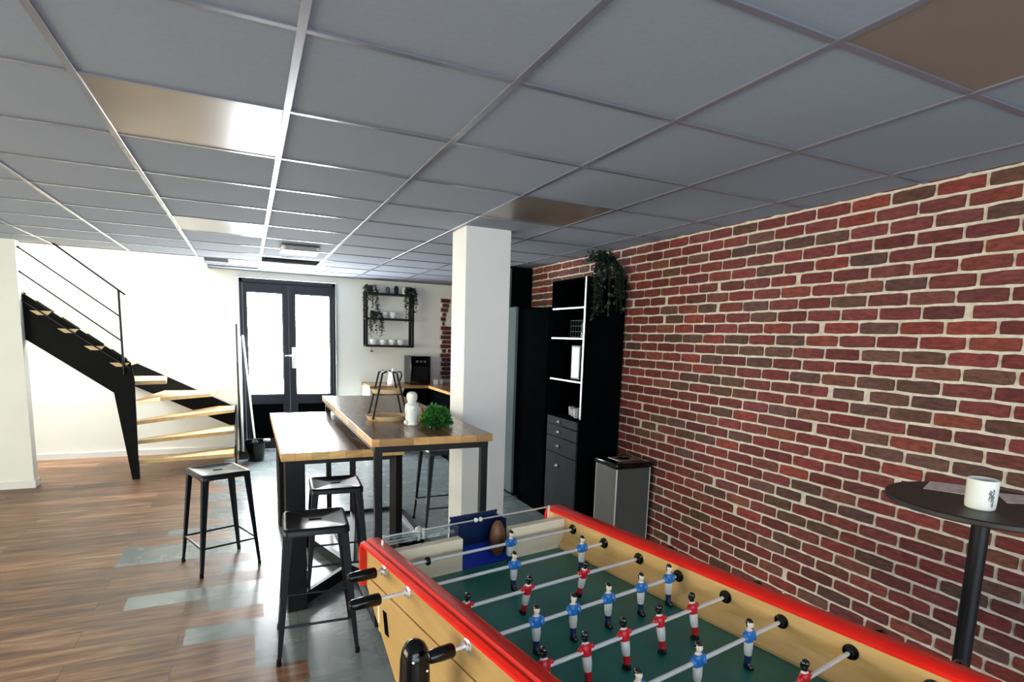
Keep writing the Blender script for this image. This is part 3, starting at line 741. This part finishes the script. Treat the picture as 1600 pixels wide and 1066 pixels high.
for k in range(4): tag(MB().lathe([(0, 0), (.025, 0), (.028, .10), (.012, .13), (.012, .16), (0, .16)], n=14).build('bottle', 'glass', loc=(2.53 + .06*(k % 2), 3.98 + .05*k, 1.62)), 'small glass bottle standing in the wire basket', 'bottle', 'glass bottles in the wire basket')

c2 = thing('tall_cabinet', 'plain black tall cabinet between the open shelves and the steel fridge', 'cabinet', (F, 4.43, 0))
MB().box(.0, XB - F, 0, .56, 0, 1.872).build('carcass', 'black_board', c2, smooth=0)
MB().box(-.018, -.001, .004, .556, .08, 1.868).build('door', 'black_board', c2, bevel=.003)
MB().box(.02, XB - F, .05, .2, 1.873, 1.876).build('top_mat', 'black_board', c2, smooth=0)
fr = thing('fridge', 'grey-blue steel fridge seen edge-on just right of the white pillar', 'fridge', (2.33, 5.0, 0))
MB().box(.03, XB - 2.33, 0, .57, .03, 1.90).build('body', 'black_board', fr, bevel=.004)
dr = MB().box(0, .029, .003, .567, .06, 1.895).build('door', 'steel', fr, bevel=.006)
ld = thing('larder_cabinet', 'black ceiling-high cabinet behind the fridge with one light vertical strip', 'cabinet', (2.45, 5.58, 0))
MB().box(.015, XB - 2.45, 0, .6, 0, CZ - .005).build('carcass', 'black_board', ld, smooth=0)
d_ = MB().box(-.004, .014, .0, .6, .05, CZ - .01).build('door', 'black_board', ld, smooth=0)
MB().box(.06, .085, -.003, -.0005, 1.9, CZ - .02).build('edge_strip', 'steel', ld, smooth=0)

# trailing ivy on top of the cabinet
def ivy(t, strands, seed, w_=.03, l_=.035, spread=.02):
    rnd = random.Random(seed); lf = MB(); sm = MB()
    for pts in strands:
        P = [Vector(p) for p in pts]; sm.tube(P, .0018, 5)
        for a, b_ in zip(P, P[1:]):
            n = max(2, int((b_ - a).length/.014))
            for k in range(n):
                p = a.lerp(b_, k/n) + Vector((rnd.uniform(-spread, spread), rnd.uniform(-spread, spread), rnd.uniform(-.01, .01)))
                dd = Vector((rnd.uniform(-1, 1), rnd.uniform(-1, 1), rnd.uniform(-1, .5)))
                lf.leaf(p, dd, w_*rnd.uniform(.6, 1.2), l_*rnd.uniform(.7, 1.2), (rnd.uniform(-1, 1), rnd.uniform(-1, 1), .6))
    lf.build('foliage', 'leaf', t, smooth=0); sm.build('stems', 'stem', t)
t = thing('trailing_ivy', 'dark ivy plant on top of the black shelf cabinet, trailing down its side', 'plant', (2.58, 3.93, 2.09))
MB().lathe([(0, 0), (.06, 0), (.075, .09), (.068, .09), (.055, .08), (0, .08)], n=24).build('pot', 'pot', t)
rnd = random.Random(5); S_ = []
for k in range(26):
    a = rnd.uniform(PI*.95, PI*2.05); r_ = rnd.uniform(.06, .11)
    x, y_ = r_*1.35*math.cos(a), .9*r_*math.sin(a) - .02
    S_.append([(0, 0, .10), (x*.6, y_*.6, .17 + rnd.uniform(-.02, .04)), (x, min(y_, -.095), .06), (x + rnd.uniform(-.02, .02), min(y_, -.1), rnd.uniform(-.30, .0) if x > -.02 else rnd.uniform(-.34, -.15))])
for k in range(20):
    a = rnd.uniform(0, 2*PI); S_.append([(0, 0, .09), (.06*math.cos(a), .06*math.sin(a), .16), (.13*math.cos(a), .10*math.sin(a), .17 + rnd.uniform(-.05, .05))])
ivy(t, S_, 8, .028, .032, .016)

# pedal bin
bn = thing('pedal_bin', 'square grey steel bin with black lid standing against the brick wall', 'bin', (2.59, 3.52, 0))
MB().box(-.155, .155, -.14, .14, .02, .66).build('body', 'bin', bn, bevel=.012)
q = MB()
for sx in (-1, 1):
    for sy in (-1, 1): q.tube([(sx*.151, sy*.136, .03), (sx*.151, sy*.136, .655)], .006, 8)
q.build('corner_edges', 'bin_edge', bn)
ld = MB().box(-.168, .168, -.153, .153, .655, .70).build('lid', 'black_plastic', bn, bevel=.012)
q = MB(); q.prism([(-.09, -.08, .7005), (.09, -.08, .7005), (.09, .08, .7005), (-.09, .08, .7005)], (0, 0, .003)); q.build('lid_inset', 'bin_edge', ld, smooth=0, bevel=.01)
MB().lathe([(0, .7045), (.045, .7045), (.045, .706), (0, .706)], n=24).build('lid_opening', 'void', ld)
MB().box(-.15, .15, -.135, .135, 0, .02).build('base', 'black_plastic', bn, bevel=.004)

# ------------------------------------------------------------------ far corner: counter, machine, wall rack
ct = thing('kitchen_counter', 'L-shaped wood-topped counter under the wall rack in the far corner', 'counter', (1.45, 7.65, 0))
q = MB(); q.prism([(0, 0, .905), (.80, 0, .905), (.80, -1.3, .905), (1.33, -1.3, .905), (1.33, .61, .905), (0, .61, .905)], (0, 0, -.035))
q.bm.normal_update()
for f_ in q.bm.faces: f_.material_index = 0 if abs(f_.normal.z) > .5 else 1
q.build('worktop', ['top', 'edge'], ct, smooth=0)
MB().box(0, .03, .01, .60, 0, .87).build('side_panel', 'white_plastic', ct, smooth=0, bevel=.004)
MB().box(.22, .80, .06, .60, 0, .869).build('cupboard', 'black_board', ct, smooth=0)
MB().box(.85, 1.32, -1.28, .60, 0, .869).build('cupboard', 'black_board', ct, smooth=0)
t = thing('coffee_machine', 'black box-shaped coffee machine on the far counter against the back wall', 'coffee machine', (2.19, 7.99, .905))
MB().box(-.145, .145, -.17, .2, 0, .40).build('housing', 'black_plastic', t, bevel=.012)
for k in range(3): MB().box(-.07 + k*.055, -.035 + k*.055, -.174, -.1705, .31, .34).build('button', 'steel', t, smooth=0)
MB().box(-.10, .10, -.176, -.1705, .05, .26).build('dispensing_bay', 'matt_black', t, bevel=.004)
t = thing('kettle', 'small white kettle on the far counter left of the coffee machine', 'kettle', (1.83, 7.95, .905))
MB().lathe([(0, 0), (.075, 0), (.08, .02), (.06, .17), (.05, .19), (.012, .20), (.012, .215), (0, .215)], n=24).build('body', 'white_plastic', t)
MB().tube([(.06, 0, .17), (.11, 0, .17), (.12, 0, .12), (.10, 0, .05), (.075, 0, .04)], .009, 8).build('handle', 'black_plastic', t)
for i, (x, y_) in enumerate(((2.42, 7.85), (2.50, 7.9))):
    tag(MB().box(-.03, .03, -.03, .03, 0, .07).build('counter_box', 'white_plastic', loc=(x, y_, .905), bevel=.004), ['small white box on the far counter, beside the coffee machine', 'small white box on the far counter, nearer the corner'][i], 'box', 'small white boxes on the far counter')

rk = thing('wall_rack', 'black metal wall rack with three shelves holding cups and ivy above the counter', 'shelf rack', (1.82, YB, 1.42))
rw, rd = .325, .17
q = MB()
for x in (-rw, rw):
    for y_ in (-.01, -rd): q.box(x - .016, x + .016, y_ - .012 if y_ < -.1 else y_ - .012, y_ + .009, 0, .745)
q.build('uprights', 'black_metal', rk, smooth=0)
for z in (0, .375, .72): MB().box(-rw - .012, rw + .012, -rd - .012, -.001, z - .006, z + .022).build('shelf', 'black_metal', rk, smooth=0)
q = MB(); q.tube([(-.24, -.09, .0), (-.24, -.09, -.06)], .004, 6); q.lathe([(0, -.075), (.02, -.075), (.02, -.06), (0, -.06)], c=(-.24, -.09, 0), n=12); q.build('hook', 'black_metal', rk)
def rcup(x, z, r_, h_, mat, name, lab, grp, cat):
    return tag(MB().lathe([(0, 0), (r_*.6, 0), (r_, h_*.5), (r_*.95, h_), (r_*.85, h_), (r_*.8, h_*.5), (0, .006)], n=18).build(name, mat, loc=(x, YB - .11, z)), lab, cat, grp)
rcup(1.76, 1.818, .047, .085, 'ceramic', 'cup', 'left one of the two round white cups on the middle shelf of the wall rack', 'white cups on the wall rack', 'cup')
rcup(1.875, 1.818, .047, .085, 'ceramic', 'cup', 'right one of the two round white cups on the middle shelf of the wall rack', 'white cups on the wall rack', 'cup')
for k, x in enumerate((1.60, 1.735, 1.86, 1.985)):
    rcup(x, 1.443, .055, .075, 'ceramic', 'bowl', ['leftmost white bowl on the bottom shelf of the wall rack', 'second white bowl from the left on the rack bottom shelf', 'third white bowl from the left on the rack bottom shelf', 'rightmost white bowl on the bottom shelf of the wall rack'][k], 'white bowls on the wall rack', 'bowl')
for k, (x, hh_, mt) in enumerate(((1.62, .10, 'ceramic'), (1.80, .09, 'steel'), (1.92, .11, 'drawer'), (2.03, .10, 'ceramic'))):
    tag(MB().lathe([(0, 0), (.03, 0), (.032, .01), (.032, hh_*.8), (.02, hh_*.9), (.02, hh_), (0, hh_)], n=14).build('jar', mt, loc=(x, YB - .12, 2.163)),
        ['white jar at the left end of the rack top', 'grey jar in the middle of the rack top', 'dark jar right of the grey one on the rack top', 'white jar at the right end of the rack top'][k], 'jar', 'jars on top of the wall rack')
rnd = random.Random(11)
def rack_ivy(lab, x0, zt, n, drop, seed, loc):
    t = thing('trailing_ivy', lab, 'plant', loc)
    MB().lathe([(0, 0), (.03, 0), (.038, .05), (.03, .05), (0, .04)], n=16).build('pot', 'pot', t)
    S2 = []
    for k in range(n):
        a = rnd.uniform(0, 2*PI); x = .09*math.cos(a); y_ = -.03 + .05*math.sin(a) - .03
        S2.append([(0, 0, .05), (x*.7, y_*.6, .09), (x, y_ - .03, .02), (x + rnd.uniform(-.02, .02), y_ - .03, -rnd.uniform(.05, drop))])
    ivy(t, S2, seed, .024, .03, .012)
rack_ivy('ivy plant hanging from the left end of the wall rack top', 1.56, 2.16, 22, .34, 21, (1.55, YB - .10, 2.163))
rack_ivy('ivy plant hanging from the right end of the wall rack top', 2.1, 2.16, 22, .40, 22, (2.10, YB - .10, 2.163))
rack_ivy('ivy plant on the left of the rack middle shelf', 1.6, 1.8, 18, .28, 23, (1.62, YB - .10, 1.818))

# ------------------------------------------------------------------ table football
TH = math.radians(10); ex = Vector((math.cos(TH), math.sin(TH), 0)); ey = Vector((-math.sin(TH), math.cos(TH), 0))
CX, CY = -.10, -.33
base_pt = Vector((.9, 1.5, 0)) + ex*CX + ey*CY
tf = thing('table_football', 'wooden table football game with red rails, green pitch and rows of players', 'football table', base_pt, TH)
def T(x, y, z): return (x - CX, y - CY, z)
def TB(mb, x0, x1, y0, y1, z0, z1): return mb.box(x0 - CX, x1 - CX, y0 - CY, y1 - CY, z0, z1)
YE0, YE1 = .43, -1.09
side = [(.43, .905), (.43, .77), (.05, .44), (-.71, .44), (-1.09, .77), (-1.09, .905)]
for x0, x1, nm in ((-.50, -.465, 0), (.262, .297, 1)):
    q = MB(); q.prism([T(x0, y_, z) for y_, z in side], (x1 - x0, 0, 0)); pn = q.build('side_panel', 'beech_out' if nm == 0 else 'beech', tf, smooth=0)
    if nm == 0:
        q = MB(); q.prism([T(-.5065, y_, z) for y_, z in ((.385, .80), (.385, .745), (.05, .455), (-.71, .455), (-1.05, .745), (-1.05, .80))], (.006, 0, 0)); q.build('applied_panel', 'beech_out', pn, smooth=0, bevel=.004)
        q = MB(); q.prism([T(-.5085, y_, z) for y_, z in ((.262, .745), (.235, .745), (.215, .675), (.245, .675))], (.0015, 0, 0)); q.build('coin_slot', 'void', pn, smooth=0)
        q = MB(); q.prism([T(-.5095, y_, z) for y_, z in ((.300, .765), (.29, .765), (.285, .69), (.295, .69))], (.0025, 0, 0)); q.build('slot_trim', 'cream', pn, smooth=0)
    # red rail: follows the top and wraps down the end corners
    xa, xb = (-.522, -.455) if nm == 0 else (.252, .318)
    path = [(.437, .765), (.437, .885)]
    for k in range(1, 7): a = PI/2*k/6; path.append((.402 + .035*math.cos(a), .888 + .035*math.sin(a)))
    for k in range(0, 7): a = PI/2*k/6; path.append((-1.062 - .035*math.sin(a), .888 + .035*math.cos(a)))
    path += [(-1.097, .765)]
    q = MB(); V = []
    npt = len(path)
    for i, (y_, z) in enumerate(path):
        p0 = Vector(path[max(i-1, 0)]); p1 = Vector(path[min(i+1, npt-1)]); dd = (p1 - p0).normalized(); nn = Vector((-dd.y, dd.x))
        if nn.dot(Vector((y_ + .33, z - .6))) < 0: nn = -nn
        th2 = .019
        prof = [(xa, 0), (xa, th2*.55), (xa + .012, th2), (xb - .012, th2), (xb, th2*.55), (xb, 0)]
        if nm == 0: prof = [(xa, 0), (xa, th2*.5), (xa + .010, th2*.8), (xa + .020, th2*.62), (xa + .026, th2), (xb - .010, th2), (xb, th2*.6), (xb, 0)]
        V.append([q.bm.verts.new(T(px, y_ + nn.x*(o_ - .016), z + nn.y*(o_ - .016))) for px, o_ in prof])
    for A, B in zip(V, V[1:]):
        for k in range(len(A)): q.face([A[k], A[(k+1) % len(A)], B[(k+1) % len(A)], B[k]])
    q.face(V[0]); q.face(V[-1]); bmesh.ops.recalc_face_normals(q.bm, faces=q.bm.faces)
    q.build('red_rail', 'red', tf, smooth=40)
# end boards with goal openings
GX0, GX1 = -.195, .01
for ya, yb, s in ((.315, .352, 1), (-1.012, -.975, -1)):
    q = MB(); TB(q, -.465, GX0, ya, yb, .74, .900); TB(q, GX1, .262, ya, yb, .74, .900); TB(q, GX0, GX1, ya, yb, .70, .778)
    q.build('end_board', 'cream', tf, smooth=0, bevel=.003)
    q = MB(); TB(q, -.465, .262, min(yb, .405 if s > 0 else -1.06), max(.405, yb) if s > 0 else ya, .60, .70); q.build('end_box', 'beech', tf, smooth=0)
    yo = yb if s > 0 else ya; yk = yo + s*.065
    g = MB()
    TB(g, GX0, GX0 + .004, min(yo, yk), max(yo, yk), .778, .930); TB(g, GX1 - .004, GX1, min(yo, yk), max(yo, yk), .778, .930)
    TB(g, GX0 + .004, GX1 - .004, min(yk - s*.004, yk), max(yk - s*.004, yk), .778, .945)
    gg = g.build('goal_pocket', 'goal_blue_dark', tf, smooth=0)
    g = MB(); g.prism([T(GX0 + .004, ya - .002 if s > 0 else yb + .002, .7785), T(GX1 - .004, ya - .002 if s > 0 else yb + .002, .7785), T(GX1 - .004, yk - s*.006, .83), T(GX0 + .004, yk - s*.006, .83)], (0, 0, -.0015))
    g.build('goal_ramp', 'goal_blue', gg, smooth=0)
    g = MB()
    for k in range(14): g.sphere(T(GX0 + .008 + k*(GX1 - GX0 - .016)/13, yk, .944), .006, 8, (1.5, 1, .7))
    g.build('goal_edge', 'goal_blue_dark', gg)
    g = MB(); g.sphere(T(-.030, yo - s*.002, .860), .052, 18, (.62, .5, 1.35)); g.build('goal_reflection', 'goal_brown', gg)  # brown shape modelled for the reflection inside the goal
# pitch and ramps
q = MB(); TB(q, -.465, .262, -.975, .315, .76, .785); q.build('pitch', 'field', tf, smooth=0)
for x0, x1 in ((-.465, -.435), (.262, .232)):
    q = MB(); q.prism([T(x0, .3145, .786), T(x1, .3145, .786), T(x1, .3145, .795), T(x0, .3145, .828)], (0, -1.289, 0)); q.build('side_ramp', 'beech', tf, smooth=0)
# legs
for sx in (-.44, .24):
    for sy in (-.02, -.64):
        q = MB(); d_ = .05; x2, y2 = sx + (.02 if sx > 0 else -.02), sy + (.10 if sy > -.3 else -.10)
        q.hexa([T(x2 - .03, y2 - .03, 0), T(x2 + .03, y2 - .03, 0), T(x2 + .03, y2 + .03, 0), T(x2 - .03, y2 + .03, 0)],
               [T(sx - d_/2 + .0, sy - d_, .70), T(sx + d_/2, sy - d_, .70), T(sx + d_/2, sy + d_, .70), T(sx - d_/2, sy + d_, .70)]); q.build('leg', 'beech', tf, smooth=0, bevel=.003)
# drinks shelf things at the far end
g = MB(); g.lathe([(0, .872), (.042, .872), (.05, .90), (.046, .90), (.04, .878), (0, .878)], c=T(-.36, .385, 0), n=24); g.build('ashtray', 'black_plastic', tf)
g = MB(); TB(g, -.455, -.20, .372, .378, .905, .916); TB(g, -.455, -.20, .405, .411, .905, .916); TB(g, -.30, -.22, .378, .405, .902, .914); g.build('clear_holder', 'glass', tf, smooth=0)
g = MB(); g.tube([T(-.45, .39, .93), T(.24, .39, .93)], .0035, 8)
for x in (-.452, -.31, .24): g.tube([T(x, .39, .86), T(x, .39, .935)], .005, 8)
g.build('score_wire', 'chrome', tf)
g = MB(); g.lathe([(.004, .90), (.006, .905), (.006, .925), (.012, .932), (.012, .944), (.006, .95), (0, .95)], c=T(-.335, .375, 0), n=14); g.build('chrome_knob', 'chrome', tf)
for k in range(2):
    g = MB(); g.sphere(T(-.10 + k*.02, .39, .93), .009, 10, (1, 1, 1)); g.build('wire_glint', 'goal_brown' if k > 1 else 'white_paint', tf)  # white beads stand in for the glint on the wire
# black rounded side post
g = MB(); g.lathe([(.044, .0), (.042, .55), (.0345, .835), (.031, .858), (.023, .874), (.010, .883), (0, .884)], c=T(-.605, -.175, 0), n=28); sp = g.build('side_post', 'black_plastic', tf)
sp['label'] = 'black glossy round-topped post with bright rivets'
g = MB(); g.sphere(T(-.622, -.204, .845), .0035, 8); g.sphere(T(-.588, -.205, .815), .0035, 8); g.build('rivet', 'chrome', sp)
g = MB(); TB(g, -.575, -.50, -.19, -.16, .60, .64); g.build('post_bracket', 'black_metal', sp, smooth=0)

# players
def player_mesh(team):
    """origin on the rod axis; looks towards -y"""
    mats = ['hair', 'blue_cloth' if team == 'blue' else 'red_cloth', 'white_paint', 'navy' if team == 'blue' else 'red_cloth', 'skin_light' if team == 'blue' else 'hair']
    q = MB(); n = 14
    # (z, rx, ry, cy, material of the band above)
    R = [(-.083, .0075, .0125, -.004, 0), (-.080, .0095, .0150, -.004, 0), (-.072, .0090, .0115, -.002, 0), (-.068, .0078, .0085, 0, 3), (-.056, .0088, .0085, 0, 3), (-.047, .0092, .0088, 0, 2),
         (-.042, .0105, .0092, 0, 2), (-.030, .0125, .0098, 0, 2), (-.018, .0128, .0100, 0, 2), (-.011, .0120, .0098, 0, 1), (-.004, .0140, .0108, 0, 1), (.006, .0158, .0112, 0, 1), (.013, .0150, .0100, 0, 1),
         (.018, .0100, .0080, 0, 4 if team == 'blue' else 2), (.021, .0052, .0052, 0, 4), (.024, .0050, .0055, 0, 4), (.027, .0068, .0078, -.001, 4), (.033, .0082, .0092, -.001, 4), (.039, .0080, .0092, 0, 0), (.044, .0062, .0075, .001, 0), (.047, .0028, .0035, .001, 0)]
    rings = []
    for z, rx, ry, cy_, mi in R:
        rings.append([q.bm.verts.new((rx*math.cos(2*PI*k/n), cy_ + ry*math.sin(2*PI*k/n), z)) for k in range(n)])
    for i, (A, B) in enumerate(zip(rings, rings[1:])):
        q.mi = R[i][4]
        for k in range(n): q.face([A[k], A[(k+1) % n], B[(k+1) % n], B[k]])
    q.mi = 0; q.face(rings[0][::-1]); q.face(rings[-1])
    # arms folded round the rod
    q.mi = 1
    for s in (-1, 1):
        q.tube([(s*.0135, .002, .013), (s*.0195, .0, .006), (s*.0195, -.003, -.003), (s*.013, -.009, -.006)], [.0055, .006, .0052, .0045], 8)
    # hair cap at the back of the head, nose
    q.mi = 0; q.sphere((0, .0028, .0385), .0088, 12, (.98, .92, 1.0)); q.tube([(-.0062, .002, .034), (-.006, .003, .029)], .003, 6); q.tube([(.0062, .002, .034), (.006, .003, .029)], .003, 6)
    q.mi = 4; q.sphere((0, -.0098, .0325), .0018, 8)
    # split between the legs
    q.mi = 2 if team == 'blue' else 2
    me = bpy.data.meshes.new('player_' + team); q.bm.normal_update()
    for f_ in q.bm.faces: f_.smooth = True
    q.bm.to_mesh(me); q.bm.free()
    for m_ in mats: me.materials.append(MAT[m_])
    return me
PM = {'blue': player_mesh('blue'), 'red': player_mesh('red')}
RODS = [(.265, 'blue', [-.03], -1), (.093, 'blue', [-.135, .154], -1), (-.075, 'red', [-.41, -.205, .012], 1), (-.240, 'blue', [-.297, -.172, -.042, .092, .216], -1),
        (-.410, 'red', [-.402, -.279, -.152, -.021, .113], 1), (-.580, 'blue', [-.288, -.088, .113], -1), (-.755, 'red', [-.20, .05], 1), (-.925, 'red', [-.09], 1)]
TILT = [4, 0, -12, -3, 12, -2, 5, 0]
for i, (y_, team, xs, hs) in enumerate(RODS):
    zr = .87
    x_l = -.685 if hs < 0 else -.475
    x_r = .275 if hs < 0 else .55
    if i == 0: x_l = -.60
    if i in (2, 4): x_l = -.478
    x_l_end = {0: -.60, 1: -.62, 3: -.585, 5: -.62}.get(i, x_l)
    rod = MB().tube([T(x_l_end, y_, zr), T(x_r if hs < 0 else .40, y_, zr)], .0055 if i else .005, 12).build('rod', 'rod', tf)
    for (bx_, s) in (((-.5, -1), (-.465, 1), (.262, -1)) if hs < 0 else ((-.465, 1), (.262, -1), (.297, 1))):
        q = MB(); q.lathe([(0, 0), (.019, 0), (.019, .003), (.013, .006), (.012, .012), (0, .012)], c=T(bx_, y_, zr), n=20, axis='X')
        if s < 0:
            for v in q.bm.verts: v.co.x = 2*(bx_ - CX) - v.co.x
            bmesh.ops.reverse_faces(q.bm, faces=q.bm.faces)
        q.build('bearing', 'chrome' if bx_ < -.49 else 'black_plastic', rod)
    ha = {0: (-.530, -.615), 1: (-.585, -.67), 3: (-.540, -.605), 5: (-.56, -.68)}.get(i)
    if hs > 0: ha = (.345, .43)
    q = MB(); a, b_ = ha; s = 1 if b_ > a else -1; Lh = abs(b_ - a)
    prof = [(0, 0), (.015, 0), (.0172, .004), (.0170, Lh*.5), (.0150, Lh*.9), (.0125, Lh*.97), (.009, Lh), (0, Lh)]
    q.lathe(prof, c=T(a, y_, zr), n=18, axis='X')
    if s < 0:
        for v in q.bm.verts: v.co.x = 2*(a - CX) - v.co.x
        bmesh.ops.reverse_faces(q.bm, faces=q.bm.faces)
    q.build('handle', 'black_plastic', rod)
    for x in xs:
        p = bpy.data.objects.new('player', PM[team]); COL.objects.link(p); p.parent = rod; p.location = T(x, y_, zr)
        p.rotation_euler = (math.radians(TILT[i]), 0, PI if team == 'red' else 0)
    if i == 0:
        for x in (-.355,): MB().lathe([(.0055, -.006), (.013, -.005), (.014, 0), (.013, .005), (.0055, .006)], c=T(x, y_, zr), n=18, axis='X').build('rod_stopper', 'black_plastic', rod)
    else:
        for x in ((-.455, .252) if len(xs) < 5 else (.252,)):
            MB().lathe([(.0055, -.006), (.011, -.005), (.012, 0), (.011, .005), (.0055, .006)], c=T(x, y_, zr), n=16, axis='X').build('rod_stopper', 'black_plastic', rod)
